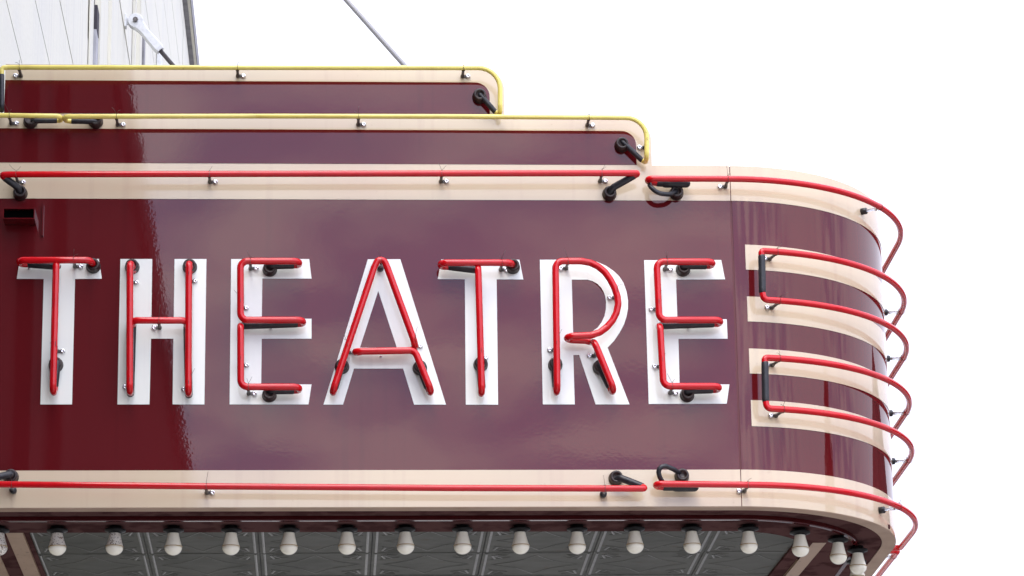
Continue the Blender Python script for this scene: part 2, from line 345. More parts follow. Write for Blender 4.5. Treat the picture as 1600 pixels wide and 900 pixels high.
# painted letters
NEON = [{'bolts': [(-0.8286, 4.3112)],
  'col': 'red',
  'group': 'red neon letters on the marquee',
  'housings': [(-0.6508, 4.3172), (-0.7474, 4.0311)],
  'kind': 'neon_letter',
  'label': 'red neon tube letter T at the far left, on dark maroon',
  'pieces': [('red', 0.016, [(-0.7481, 3.9671, 0.023), (-0.7492, 3.9452, 0.023), (-0.7492, 3.9452, 0.06), (-0.7498, 4.3115, 0.06), (-0.7498, 4.3115, 0.023)]),
             ('black', 0.012, [(-0.7498, 4.3115, 0.023), (-0.8272, 4.3179, 0.023)]),
             ('red', 0.016, [(-0.8272, 4.3179, 0.023), (-0.8519, 4.3178, 0.023), (-0.8519, 4.3178, 0.06), (-0.6574, 4.3183, 0.06), (-0.6501, 4.3192, 0.012)]),
             ('black', 0.012, [(-0.7481, 3.9671, 0.023), (-0.7428, 4.0346, 0.023), (-0.7428, 4.0346, 0.01)])],
  'r': 0.0097,
  'supports': [(-0.7017, 4.3209, 0.06, 1), (-0.745, 4.0749, 0.06, 1)]},
 {'bolts': [],
  'col': 'red',
  'group': 'red neon letters on the marquee',
  'housings': [(-0.5424, 4.3156), (-0.3819, 4.3159)],
  'kind': 'neon_letter',
  'label': 'red neon tube letter H, second letter of the word',
  'pieces': [('red', 0.016, [(-0.5389, 4.3045, 0.01), (-0.5458, 4.3157, 0.06), (-0.5397, 3.9452, 0.06), (-0.5397, 3.9452, 0.023)]),
             ('black', 0.012, [(-0.5397, 3.9452, 0.023), (-0.5373, 4.1432, 0.023)]),
             ('red', 0.014, [(-0.5372, 4.1377, 0.023), (-0.5346, 4.1438, 0.06), (-0.3891, 4.1439, 0.06), (-0.3863, 4.1379, 0.023)]),
             ('black', 0.012, [(-0.3863, 4.1379, 0.023), (-0.3792, 3.9416, 0.023)]),
             ('red', 0.016, [(-0.3792, 3.9416, 0.023), (-0.3792, 3.9416, 0.06), (-0.3826, 4.3161, 0.06), (-0.3794, 4.3049, 0.01)])],
  'r': 0.0097,
  'supports': [(-0.545, 4.2747, 0.06, 1), (-0.3821, 4.2788, 0.06, 1), (-0.4632, 4.1433, 0.06, -1), (-0.5402, 3.9726, 0.06, -1), (-0.3787, 3.9653, 0.06, -1)]},
 {'bolts': [(-0.1548, 4.1388)],
  'col': 'red',
  'group': 'red neon letters on the marquee',
  'housings': [(-0.1585, 4.3089), (-0.1572, 3.9448)],
  'kind': 'neon_letter',
  'label': 'red neon tube letter E between the H and the A',
  'pieces': [('black', 0.01, [(-0.1576, 4.3147, 0.01), (-0.1576, 4.3147, 0.023), (-0.0944, 4.3167, 0.023)]),
             ('red', 0.02,
              [(-0.0944, 4.3167, 0.023), (-0.0766, 4.3168, 0.023), (-0.0766, 4.3168, 0.06), (-0.2393, 4.3164, 0.06), (-0.2374, 4.1454, 0.06), (-0.0652, 4.1456, 0.06),
               (-0.0652, 4.1456, 0.023), (-0.083, 4.1456, 0.023)]),
             ('black', 0.01, [(-0.083, 4.1456, 0.023), (-0.2303, 4.1399, 0.023)]),
             ('red', 0.02,
              [(-0.2303, 4.1399, 0.023), (-0.2373, 4.1362, 0.023), (-0.2373, 4.1306, 0.06), (-0.2353, 3.9534, 0.06), (-0.0751, 3.9534, 0.06), (-0.0751, 3.9534, 0.023),
               (-0.0927, 3.9534, 0.023)]),
             ('black', 0.01, [(-0.0927, 3.9534, 0.023), (-0.1563, 3.9525, 0.023), (-0.1563, 3.9525, 0.01)])],
  'r': 0.0097,
  'supports': [(-0.2119, 4.3165, 0.06, 1), (-0.2383, 4.201, 0.06, 1), (-0.2364, 4.0349, 0.06, 1), (-0.2142, 3.9534, 0.06, 1)]},
 {'bolts': [(0.1521, 4.0555)],
  'col': 'red',
  'group': 'red neon letters on the marquee',
  'housings': [(0.044, 4.0258), (0.2608, 4.0222)],
  'kind': 'neon_letter',
  'label': 'red neon tube letter A in the middle of the word',
  'pieces': [('black', 0.01, [(0.0437, 4.0167, 0.01), (0.0437, 4.0314, 0.023), (0.0236, 3.9616, 0.023)]),
             ('red', 0.022,
              [(0.0236, 3.9616, 0.023), (0.0192, 3.9452, 0.023), (0.0192, 3.9452, 0.06), (0.1331, 4.2985, 0.06), (0.143, 4.3201, 0.06), (0.1609, 4.3201, 0.06),
               (0.1697, 4.2986, 0.06), (0.2444, 4.0831, 0.06), (0.2479, 4.0683, 0.023), (0.0997, 4.0654, 0.023), (0.0811, 4.0617, 0.023), (0.0802, 4.0553, 0.06),
               (0.2451, 4.0582, 0.06), (0.2887, 3.9452, 0.06), (0.2887, 3.9452, 0.023), (0.2817, 3.9635, 0.023)]),
             ('black', 0.01, [(0.2817, 3.9635, 0.023), (0.2574, 4.0278, 0.023), (0.2574, 4.0278, 0.01)])],
  'r': 0.0097,
  'supports': [(0.1519, 4.3173, 0.06, 0), (0.059, 4.0719, 0.06, 1), (0.2471, 4.0905, 0.06, 1)]},
 {'bolts': [],
  'col': 'red',
  'group': 'red neon letters on the marquee',
  'housings': [(0.5244, 4.3179), (0.4306, 4.0325)],
  'kind': 'neon_letter',
  'label': 'second red neon tube letter T, between the A and the R',
  'pieces': [('red', 0.016, [(0.4319, 3.9635, 0.023), (0.4298, 3.9415, 0.023), (0.4298, 3.9415, 0.06), (0.424, 4.3029, 0.06), (0.424, 4.3029, 0.023)]),
             ('black', 0.012, [(0.424, 4.3029, 0.023), (0.3461, 4.313, 0.023)]),
             ('red', 0.016, [(0.3461, 4.313, 0.023), (0.321, 4.313, 0.023), (0.321, 4.313, 0.06), (0.5156, 4.3134, 0.06), (0.5237, 4.3199, 0.012)]),
             ('black', 0.012, [(0.4319, 3.9635, 0.023), (0.4279, 4.0361, 0.023), (0.4279, 4.0361, 0.01)])],
  'r': 0.0097,
  'supports': [(0.4905, 4.3143, 0.06, 1), (0.43, 4.0574, 0.06, 1)]},
 {'bolts': [],
  'col': 'red',
  'group': 'red neon letters on the marquee',
  'housings': [(0.6393, 4.0316), (0.7639, 4.0242)],
  'kind': 'neon_letter',
  'label': 'red neon tube letter R with open bowl, beside the last E',
  'pieces': [('black', 0.01, [(0.6351, 4.0224, 0.01), (0.6362, 4.0353, 0.023), (0.639, 3.9654, 0.023)]),
             ('red', 0.022,
              [(0.639, 3.9654, 0.023), (0.6392, 3.9452, 0.023), (0.6392, 3.9452, 0.06), (0.6411, 4.3184, 0.06), (0.7135, 4.3186, 0.06), (0.7386, 4.3139, 0.06),
               (0.76, 4.3036, 0.06), (0.7794, 4.2868, 0.06), (0.7933, 4.2662, 0.06), (0.8053, 4.2418, 0.06), (0.8128, 4.2157, 0.06), (0.8149, 4.1933, 0.06),
               (0.8089, 4.1672, 0.06), (0.7976, 4.1448, 0.06), (0.781, 4.1253, 0.06), (0.761, 4.1104, 0.06), (0.7394, 4.1029, 0.06), (0.7161, 4.1011, 0.06),
               (0.6714, 4.0995, 0.06), (0.6714, 4.0995, 0.023), (0.7232, 4.0974, 0.023), (0.7409, 4.0927, 0.023), (0.7461, 4.0816, 0.06), (0.7958, 3.9479, 0.06),
               (0.7958, 3.9479, 0.023), (0.7889, 3.9654, 0.023)]),
             ('black', 0.01, [(0.7889, 3.9654, 0.023), (0.7591, 4.028, 0.023), (0.7591, 4.028, 0.01)])],
  'r': 0.0097,
  'supports': [(0.6757, 4.3185, 0.06, -1), (0.8123, 4.2325, 0.06, -1), (0.6397, 4.0797, 0.06, -1), (0.751, 4.0631, 0.06, -1)]},
 {'bolts': [(1.0157, 4.1419)],
  'col': 'red',
  'group': 'red neon letters on the marquee',
  'housings': [(1.0063, 4.3114), (1.0067, 3.9446)],
  'kind': 'neon_letter',
  'label': 'red neon tube letter E, last of the word, beside the panel seam',
  'pieces': [('black', 0.01, [(1.0002, 4.3173, 0.01), (1.0002, 4.3173, 0.023), (1.0671, 4.3175, 0.023)]),
             ('red', 0.02,
              [(1.0671, 4.3175, 0.023), (1.0852, 4.3175, 0.023), (1.0852, 4.3175, 0.06), (0.9261, 4.3172, 0.06), (0.9286, 4.1468, 0.06), (1.1012, 4.147, 0.06),
               (1.1012, 4.147, 0.023), (1.0832, 4.147, 0.023)]),
             ('black', 0.01, [(1.0832, 4.147, 0.023), (0.938, 4.1412, 0.023)]),
             ('red', 0.02,
              [(0.938, 4.1412, 0.023), (0.9307, 4.1375, 0.023), (0.9305, 4.1319, 0.06), (0.9351, 3.9552, 0.06), (1.0912, 3.9552, 0.06), (1.0912, 3.9552, 0.023),
               (1.0733, 3.9552, 0.023)]),
             ('black', 0.01, [(1.0733, 3.9552, 0.023), (1.0005, 3.9525, 0.023), (1.0005, 3.9525, 0.01)])],
  'r': 0.0097,
  'supports': [(0.955, 4.3172, 0.06, 1), (0.9283, 4.199, 0.06, -1), (0.9335, 4.0318, 0.06, -1), (0.959, 3.9552, 0.06, 1)]},
 {'bolts': [],
  'col': 'yellow',
  'group': 'yellow neon border tubes along the stepped top',
  'housings': [(0.4365, 4.8277)],
  'kind': 'neon_tube',
  'label': 'yellow neon tube along the topmost step with one rounded right corner',
  'pieces': [('black', 0.012, [(-0.9179, 4.7747, 0.02), (-0.9137, 4.7602, 0.06), (-0.9168, 4.8639, 0.06)]),
             ('yellow', 0.03, [(-0.9168, 4.8639, 0.06), (-0.9175, 4.887, 0.06), (-0.9005, 4.8885, 0.06)]),
             ('yellow', 0.065,
              [(-0.9005, 4.8885, 0.06), (-0.2004, 4.892, 0.06), (0.494, 4.8953, 0.06), (0.4922, 4.7664, 0.06), (0.4922, 4.7664, 0.023), (0.4787, 4.777, 0.023)]),
             ('black', 0.01, [(0.4787, 4.777, 0.023), (0.4373, 4.8275, 0.022), (0.4362, 4.8345, 0.008)])],
  'r': 0.007,
  'supports': [(-0.8682, 4.8885, 0.06, -1), (-0.253, 4.8917, 0.06, 1), (0.3889, 4.8947, 0.06, 1)]},
 {'bolts': [],
  'col': 'yellow',
  'group': 'yellow neon border tubes along the stepped top',
  'housings': [(-0.837, 4.7458)],
  'kind': 'neon_tube',
  'label': 'short yellow neon tube on the second step, running off the left edge',
  'pieces': [('yellow', 0.012, [(-0.9964, 4.7453, 0.06), (-0.7494, 4.7429, 0.06), (-0.7494, 4.7429, 0.023), (-0.7637, 4.7428, 0.023)]),
             ('black', 0.01, [(-0.7637, 4.7428, 0.023), (-0.8282, 4.7415, 0.023), (-0.8316, 4.7377, 0.01)])],
  'r': 0.007,
  'supports': [(-0.8918, 4.745, 0.06, 1)]},
 {'bolts': [],
  'col': 'yellow',
  'group': 'yellow neon border tubes along the stepped top',
  'housings': [(-0.6531, 4.7467), (0.8411, 4.6822)],
  'kind': 'neon_tube',
  'label': 'long yellow neon tube on the second step, bending down at its right end',
  'pieces': [('black', 0.01, [(-0.6489, 4.7367, 0.01), (-0.6525, 4.7405, 0.023), (-0.7171, 4.7411, 0.023)]),
             ('yellow', 0.012, [(-0.7171, 4.7411, 0.023), (-0.7368, 4.742, 0.023), (-0.7368, 4.742, 0.06), (-0.1993, 4.7458, 0.06)]),
             ('yellow', 0.065,
              [(-0.1993, 4.7458, 0.06), (0.3438, 4.7474, 0.06), (0.9097, 4.7463, 0.06), (0.9064, 4.625, 0.06), (0.9064, 4.625, 0.023), (0.8948, 4.6326, 0.023)]),
             ('black', 0.01, [(0.8948, 4.6326, 0.023), (0.8429, 4.686, 0.022), (0.8407, 4.6948, 0.008)])],
  'r': 0.007,
  'supports': [(-0.5916, 4.7427, 0.06, 1), (0.0899, 4.7467, 0.06, 1), (0.7443, 4.7474, 0.06, 1), (0.9079, 4.6807, 0.06, -1)]},
 {'bolts': [],
  'col': 'red',
  'group': 'red neon border tubes along the panel edges',
  'housings': [(-0.8597, 4.5317), (0.8028, 4.5356)],
  'kind': 'neon_tube',
  'label': 'long red neon tube above the word, from left edge to below the second step corner',
  'pieces': [('black', 0.012, [(-0.8542, 4.5249, 0.01), (-0.8647, 4.5413, 0.028), (-0.8989, 4.5621, 0.05)]),
             ('red', 0.016,
              [(-0.8989, 4.5621, 0.05), (-0.9088, 4.5681, 0.06), (-0.8875, 4.5692, 0.06), (-0.0183, 4.5744, 0.06), (0.8843, 4.5798, 0.06), (0.8687, 4.5746, 0.05)]),
             ('black', 0.012, [(0.8687, 4.5746, 0.05), (0.8117, 4.5473, 0.028), (0.7976, 4.5289, 0.01)])],
  'r': 0.0091,
  'supports': [(-0.868, 4.5694, 0.06, 1), (-0.3288, 4.5723, 0.06, 1), (0.3242, 4.5763, 0.06, 1), (0.777, 4.5792, 0.06, 1)]},
 {'bolts': [],
  'col': 'red',
  'group': 'red neon border tubes along the panel edges',
  'housings': [(0.9939, 4.5382)],
  'kind': 'neon_tube',
  'label': 'red neon tube along the cream top band, curving round the rounded end',
  'pieces': [('black', 0.01, [(1.0202, 4.5603, 0.027), (0.9402, 4.5609, 0.027)]), ('black_thick', 0.01, [(1.0202, 4.5603, 0.027), (0.9601, 4.5601, 0.027)]),
             ('wire', 0.03, [(0.9993, 4.5457, 0.012), (0.9696, 4.5212, 0.045), (0.9356, 4.5206, 0.058), (0.9129, 4.5425, 0.055), (0.9165, 4.5599, 0.027)]),
             ('red', 0.016,
              [(0.9402, 4.5609, 0.027), (0.9093, 4.5637, 0.03), (0.9093, 4.5637, 0.06), (1.1351, 4.5636, 0.06), (1.3, 4.5633, 0.06), (2.75, 4.5633, 0.06)])],
  'r': 0.0091,
  'supports': [(1.1351, 4.5636, 0.06, -1), (1.635, 4.5633, 0.06, 0)]},
 {'bolts': [],
  'col': 'red',
  'group': 'red neon border tubes along the panel edges',
  'housings': [(0.8012, 3.7062)],
  'kind': 'neon_tube',
  'label': 'long red neon tube along the cream bottom band below the word',
  'pieces': [('red', 0.016,
              [(-0.9616, 3.6794, 0.06), (-0.8786, 3.6789, 0.06), (-0.3303, 3.6725, 0.06), (0.3339, 3.6665, 0.06), (0.8781, 3.6637, 0.06), (0.8691, 3.6736, 0.045)]),
             ('black', 0.012, [(0.8691, 3.6736, 0.045), (0.8129, 3.7013, 0.028), (0.7959, 3.6991, 0.01)])],
  'r': 0.0091,
  'supports': [(-0.8544, 3.6785, 0.06, 0), (-0.3268, 3.6722, 0.06, 1), (0.7651, 3.6645, 0.06, 0)]},
 {'bolts': [],
  'col': 'red',
  'group': None,
  'housings': [(-0.8608, 3.7125)],
  'kind': 'electrode_lead',
  'label': 'black rubber lead and cup at the left end of the bottom band',
  'pieces': [('black', 0.012, [(-0.8568, 3.7178, 0.008), (-0.8598, 3.7141, 0.031), (-0.9084, 3.7, 0.045), (-0.9631, 3.6936, 0.05)])],
  'r': 0.0091,
  'supports': []},
 {'bolts': [],
  'col': 'red',
  'group': 'red neon border tubes along the panel edges',
  'housings': [(0.9848, 3.7114)],
  'kind': 'neon_tube',
  'label': 'red neon tube along the cream bottom band, curving round the rounded end',
  'pieces': [('black', 0.01, [(1.0146, 3.6752, 0.027), (0.9332, 3.6754, 0.027)]), ('black_thick', 0.01, [(1.0164, 3.6752, 0.027), (0.9633, 3.6753, 0.027)]),
             ('wire', 0.03,
              [(0.9819, 3.7158, 0.012), (0.9573, 3.7224, 0.045), (0.9296, 3.7302, 0.058), (0.9133, 3.7175, 0.058), (0.9189, 3.6977, 0.05), (0.9367, 3.6754, 0.027)]),
             ('red', 0.016,
              [(0.9332, 3.6754, 0.027), (0.9085, 3.6772, 0.03), (0.9085, 3.6772, 0.06), (1.1581, 3.6741, 0.06), (1.3, 3.6743, 0.06), (2.2, 3.6743, 0.06),
               (2.2, 3.6743, 0.02)])],
  'r': 0.0091,
  'supports': [(1.1581, 3.6741, 0.06, -1), (1.66, 3.6743, 0.06, 0)]},
 {'bolts': [],
  'col': 'red',
  'group': 'red neon border tubes along the panel edges',
  'housings': [],
  'kind': 'neon_tube',
  'label': 'short red neon tube behind the rounded end at the lower right edge',
  'pieces': [('red', 0.016, [(2.24, 3.6743, 0.015), (2.24, 3.6743, 0.06), (2.9, 3.6743, 0.06)])],
  'r': 0.0091,
  'supports': [(2.31, 3.6743, 0.06, 0)]},
 {'bolts': [],
  'col': 'red',
  'group': 'hairpin red neon tubes on the rounded end',
  'housings': [],
  'kind': 'neon_tube',
  'label': 'upper red neon hairpin tube on the cream stripes of the rounded end',
  'pieces': [('black', 0.01, [(1.2159, 4.3348, 0.06), (1.2141, 4.2323, 0.06)]),
             ('red', 0.024, [(1.2159, 4.3348, 0.06), (1.2148, 4.3518, 0.06), (1.27, 4.3519, 0.06), (2.75, 4.3519, 0.06)]),
             ('red', 0.024, [(1.2141, 4.2323, 0.06), (1.2165, 4.2079, 0.06), (1.27, 4.2079, 0.06), (2.75, 4.2079, 0.06)])],
  'r': 0.0091,
  'supports': [(1.2563, 4.3519, 0.06, -1), (1.2578, 4.208, 0.06, -1), (1.98, 4.3519, 0.06, 2), (1.98, 4.2079, 0.06, 2)]},
 {'bolts': [],
  'col': 'red',
  'group': 'hairpin red neon tubes on the rounded end',
  'housings': [],
  'kind': 'neon_tube',
  'label': 'lower red neon hairpin tube on the cream stripes of the rounded end',
  'pieces': [('black', 0.01, [(1.2135, 4.0227, 0.06), (1.2116, 3.9166, 0.06)]),
             ('red', 0.024, [(1.2135, 4.0227, 0.06), (1.2125, 4.0393, 0.06), (1.27, 4.0393, 0.06), (2.75, 4.0393, 0.06)]),
             ('red', 0.024, [(1.2116, 3.9166, 0.06), (1.214, 3.8927, 0.06), (1.27, 3.8927, 0.06), (2.75, 3.8927, 0.06)])],
  'r': 0.0091,
  'supports': [(1.252, 4.0394, 0.06, -1), (1.2565, 3.8927, 0.06, -1), (1.98, 4.0393, 0.06, 2), (1.98, 3.8927, 0.06, 2)]}]
LETTERS = [('first white letter T',
  [[(-0.788, 4.2814), (-0.7877, 3.9193), (-0.7008, 3.9192), (-0.7011, 4.2816), (-0.6264, 4.2823), (-0.636, 4.34), (-0.8559, 4.3395), (-0.8626, 4.2818)]], []),
 ('white letter H',
  [[(-0.5761, 3.9192), (-0.4878, 3.9192), (-0.4868, 4.1082), (-0.4247, 4.1083), (-0.4242, 3.9192), (-0.3365, 3.9191), (-0.3359, 4.3407), (-0.425, 4.3405),
    (-0.4247, 4.166), (-0.4867, 4.1659), (-0.4874, 4.3403), (-0.5761, 4.3401)]],
  []),
 ('white letter E beside the H',
  [[(-0.267, 3.9191), (-0.0487, 3.919), (-0.0405, 3.9764), (-0.1801, 3.9764), (-0.1795, 4.1085), (-0.0409, 4.1086), (-0.0411, 4.1665), (-0.1799, 4.1663),
    (-0.179, 4.2837), (-0.0414, 4.284), (-0.0482, 4.3413), (-0.2668, 4.3408)]],
  []),
 ('white letter A', [[(-0.0072, 3.9185), (0.0469, 3.9185), (0.0772, 4.0222), (0.2142, 4.0222), (0.2441, 3.9184), (0.3327, 3.9184), (0.2079, 4.3414), (0.1166, 4.3411)]],
  [[(0.1455, 4.2481), (0.094, 4.0827), (0.1968, 4.0828)]]),
 ('second white letter T',
  [[(0.3891, 4.2827), (0.3879, 3.9182), (0.4778, 3.9181), (0.4787, 4.2829), (0.554, 4.2825), (0.5437, 4.3406), (0.3233, 4.3407), (0.3129, 4.283)]], []),
 ('white letter R',
  [[(0.6027, 3.9188), (0.6917, 3.9188), (0.6907, 4.0617), (0.7069, 4.0618), (0.7501, 3.9188), (0.8448, 3.9187), (0.7874, 4.0832), (0.8071, 4.1043), (0.8221, 4.1267),
    (0.8353, 4.1511), (0.8427, 4.1736), (0.8473, 4.1961), (0.8484, 4.2201), (0.8449, 4.2469), (0.8367, 4.2729), (0.8252, 4.2921), (0.8095, 4.3081), (0.7888, 4.3232),
    (0.7649, 4.3345), (0.742, 4.3392), (0.7203, 4.341), (0.6016, 4.3408)]],
  [[(0.6906, 4.2824), (0.7357, 4.2825), (0.7497, 4.2778), (0.7635, 4.2697), (0.7728, 4.259), (0.7798, 4.2467), (0.7848, 4.2317), (0.7863, 4.2148), (0.7849, 4.1941),
    (0.781, 4.1763), (0.7723, 4.1575), (0.7606, 4.1416), (0.7447, 4.1295), (0.7265, 4.1238), (0.6914, 4.1219)]]),
 ('last white letter E',
  [[(0.8988, 3.92), (1.1177, 3.9207), (1.127, 3.9764), (0.987, 3.9772), (0.9876, 4.1089), (1.1264, 4.1096), (1.126, 4.1664), (0.9864, 4.1662), (0.9859, 4.283),
    (1.1249, 4.284), (1.1161, 4.3412), (0.897, 4.3401)]],
  [])]

for lab, outer, holes in LETTERS:
    for o_ in outer: plate(o_, -.0014, .002, holes).build('white_letter', M['white'], mq, lab)
# lid and inner liner, so that the body is a closed box
mb = MB(); ss = srange(XL, S_END+7.4); vs = [on(s, ZT-.03, -.031) for s in ss]+[Vector((XL, RY+7.4, ZT-.03))]
vs2 = [v-Vector((0, 0, .02)) for v in vs]; n_ = len(vs)
mb.add(vs+vs2, [tuple(range(n_)), tuple(reversed(range(n_, 2*n_)))]+[(i, (i+1) % n_, n_+(i+1) % n_, n_+i) for i in range(n_)])
mb.build('roof_deck', M['roof'], mq)

# soffit: cream lip, maroon recess, stepped trim, maroon lamp strip, open edge to the tin ceiling
SB = S_END+6.9
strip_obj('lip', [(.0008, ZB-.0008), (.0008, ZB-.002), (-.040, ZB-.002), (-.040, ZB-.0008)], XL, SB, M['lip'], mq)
strip_obj('soffit_recess', [(-.040, ZB+.0005), (-.112, ZB+.0005), (-.112, ZB+.012), (-.040, ZB+.012)], XL, SB, M['maroon_dark'], mq)
strip_obj('soffit_trim', [(-.108, ZB+.002), (-.108, ZB-.0105), (-.111, ZB-.0125), (-.122, ZB-.0125), (-.122, ZB+.002)], XL, SB, M['maroon_trim'], mq)
strip_obj('lamp_strip', [(-.1225, ZB-.0115), (-.262, ZB-.0115), (-.262, ZB+.03), (-.2655, ZB+.03), (-.2655, ZB-.0145+.004), (-.1225, ZB-.0085)], XL, SB, M['maroon_dark'], mq)

# pressed tin ceiling: one embossed tile, copied
ZC = ZB+.004
def tin_tile():
    w_ = .326; a = w_/2; base = MB(); mb = MB()
    base.box(-a+.001, a-.001, -a+.001, a-.001, 0, .004)
    def rib(p, q, r, zc=0.0):
        p = Vector((p[0], p[1], zc)); q = Vector((q[0], q[1], zc)); d = (q-p).normalized(); s = Vector((-d.y, d.x, 0))*r; dn = Vector((0, 0, -r*.62))
        m_ = Vector((0, 0, -r*.34))
        mb.add([p-s, p+s, q+s, q-s, p-s+m_, p+s+m_, q+s+m_, q-s+m_, p+d*r*.6+dn, q-d*r*.6+dn],
               [(0, 4, 7, 3), (1, 2, 6, 5), (0, 1, 5, 4), (2, 3, 7, 6), (4, 8, 9, 7), (5, 6, 9, 8), (4, 5, 8), (6, 7, 9)])
    b = a-.010
    for e in (a-.013,):
        for (x0, y0, x1, y1) in ((-e, -e, -e, e), (e, -e, e, e)): rib((x0, y0), (x1, y1), .0036)
    e = a-.004
    for (x0, y0, x1, y1) in ((-e, -e, e, -e), (-e, e, e, e)): rib((x0, y0), (x1, y1), .003)
    c = a-.034                                   # rhombus with concave sides
    for sx, sy in ((1, 1), (1, -1), (-1, 1), (-1, -1)):
        prev = (sx*c, 0)
        for k in range(1, 7):
            t = k/6; k_ = 1-.55*math.sin(PI*t)*.35
            p = (sx*c*(1-t)*k_, sy*c*t*k_); rib(prev, p, .0020); prev = p
        for k in range(4):                       # leaf fan in each corner
            ang = math.radians(14+21*k); r0, r1 = .018, .052+.012*(k in (2, 3))
            x0, y0 = sx*(a-.026), sy*(a-.018)
            rib((x0-sx*r0*math.cos(ang), y0-sy*r0*math.sin(ang)), (x0-sx*r1*math.cos(ang), y0-sy*r1*math.sin(ang)), .0030)
        rib((sx*(a-.028), sy*(a-.09)), (sx*(a-.085), sy*(a-.06)), .0026)
    return base, mb
TX0, TY0, TP = -0.519, 0.288, .3262
proto = None
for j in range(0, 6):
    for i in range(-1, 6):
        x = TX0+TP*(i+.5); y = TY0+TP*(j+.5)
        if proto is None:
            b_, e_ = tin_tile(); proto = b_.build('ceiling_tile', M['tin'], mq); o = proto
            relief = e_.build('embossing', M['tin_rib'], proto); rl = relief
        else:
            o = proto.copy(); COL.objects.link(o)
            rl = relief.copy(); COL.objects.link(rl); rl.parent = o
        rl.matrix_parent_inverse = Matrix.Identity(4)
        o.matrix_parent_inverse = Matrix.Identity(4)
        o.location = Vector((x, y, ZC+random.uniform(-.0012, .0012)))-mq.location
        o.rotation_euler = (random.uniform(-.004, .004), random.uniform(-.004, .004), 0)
mb = MB(); mb.box(XL, XS+RX-.27, .27, 7.0, ZC+.012, ZC+.03); mb.build('ceiling_deck', M['roof'], mq)
# beams across the ceiling
def beam(x, y0, y1, dxdy, segs, label):
    """segs: [(x0, x1, z0, z1, material)] side by side"""
    for k, (a, b, z0, z1, m) in enumerate(segs):
        mb = MB(); e = dxdy*(y1-y0)
        vs = []
        for y, o_ in ((y0, 0), (y1, e)):
            vs += [(x+a+o_, y, z0), (x+b+o_, y, z0), (x+b+o_, y, z1), (x+a+o_, y, z1)]
        mb.add(vs, [(0, 1, 2, 3), (7, 6, 5, 4), (0, 4, 5, 1), (1, 5, 6, 2), (2, 6, 7, 3), (3, 7, 4, 0)])
        mb.build('ceiling_beam', m, mq, label if k == 0 else None)
beam(-.90, .268, 3.4, 0, [(-.10, -.002, ZC-.002, ZC+.011, M['maroon_dark']), (0, .047, ZC-.012, ZC+.011, M['cream_old']), (.0475, .062, ZC-.004, ZC+.011, M['maroon_dark'])], 'tan painted beam beside the tin ceiling at the left')
beam(-.99, .268, 3.4, 0, [(0, .042, ZC-.004, ZC+.011, M['cream_old'])], None)
beam(1.395, .42, 3.4, -.035, [(-.030, .012, ZC-.008, ZC+.011, M['maroon_dark']), (.0125, .052, ZC-.016, ZC+.011, M['cream_old']), (.0525, .090, ZC-.012, ZC+.011, M['maroon_dark'])], 'tan painted beam beside the tin ceiling at the right')
mb = MB(); mb.box(1.47, 1.665-.05, .30, 3.4, ZC+.0005, ZC+.011); mb.build('soffit_panel', M['maroon_dark'], mq)

# open box bracket on the panel, at the left edge under the upper band
mb = MB()
bx0, bx1, bz0, bz1, yb = -.9006, -.8128, 4.4385, 4.4700, -.062
t_ = .0022
mb.box(bx0, bx1, yb, 0, bz1-t_, bz1); mb.box(bx0, bx1, yb, 0, bz0, bz0+t_)
mb.box(bx0, bx0+t_, yb+.0003, 0, bz0+t_+.0002, bz1-t_-.0002); mb.box(bx1-t_, bx1, yb+.0003, 0, bz0+t_+.0002, bz1-t_-.0002)
bb = mb.build('bracket_box', M['maroon'], mq, 'open maroon metal box projecting from the panel')
mb = MB(); mb.box(bx0+t_+.0003, bx1-t_-.0003, -.046, -.0005, bz0+t_+.0003, bz1-t_-.0003); mb.build('box_shade_block', M['void'], bb)  # black block standing in for the shade inside the box
mb = MB(); mb.box(-.7965, -.7925, -.012, .0, 4.405, 4.497); mb.build('flange', M['maroon'], mq)

# ------------------------------------------------------------------ neon: every piece in (s along the outline, z, stand-off)
def fillet(pts, r, n=7):
    P = [Vector(p) for p in pts]; out = [P[0]]
    for i in range(1, len(P)-1):
        a, b, c = P[i-1], P[i], P[i+1]; u = a-b; v = c-b; lu, lv = u.length, v.length
        if lu < 1e-6 or lv < 1e-6: continue
        u /= lu; v /= lv; ang = u.angle(v)
        if ang > PI-.03: out.append(b); continue
        d = min(r/math.tan(ang/2), lu*.49, lv*.49)
        p0, p2 = b+u*d, b+v*d
        for k in range(n+1):
            t = k/n
            # arc-like: rational quadratic Bezier
            wgt = math.sin(ang/2); w0 = (1-t)**2; w1 = 2*t*(1-t)*wgt; w2 = t*t
            out.append((p0*w0+b*w1+p2*w2)/(w0+w1+w2))
    out.append(P[-1]); return out
def dense(pts, step=.012):
    out = [pts[0]]
    for a, b in zip(pts, pts[1:]):
        curved = b.x > XS-.02 or a.x > XS-.02
        k = max(1, int((b-a).length/step)) if curved else 1
        for i in range(1, k+1): out.append(a.lerp(b, i/k))
    return out
def place(pts): return [on(p.x, p.y, p.z) for p in pts]
def cup(parent, s, z):
    p, n = plan(s); o = Vector((p.x, p.y, z))+n*.001
    mb = MB(); mb.lathe([(0, 0), (.0205, 0), (.0205, .005), (.0188, .008), (.0180, .024), (.0170, .0270), (.0140, .0285), (.0108, .0275), (.0098, .0225), (0, .0225)], o, n, 28)
    c = mb.build('electrode_cup', M['cup'], parent)
    return c
rnd = random.Random(11)
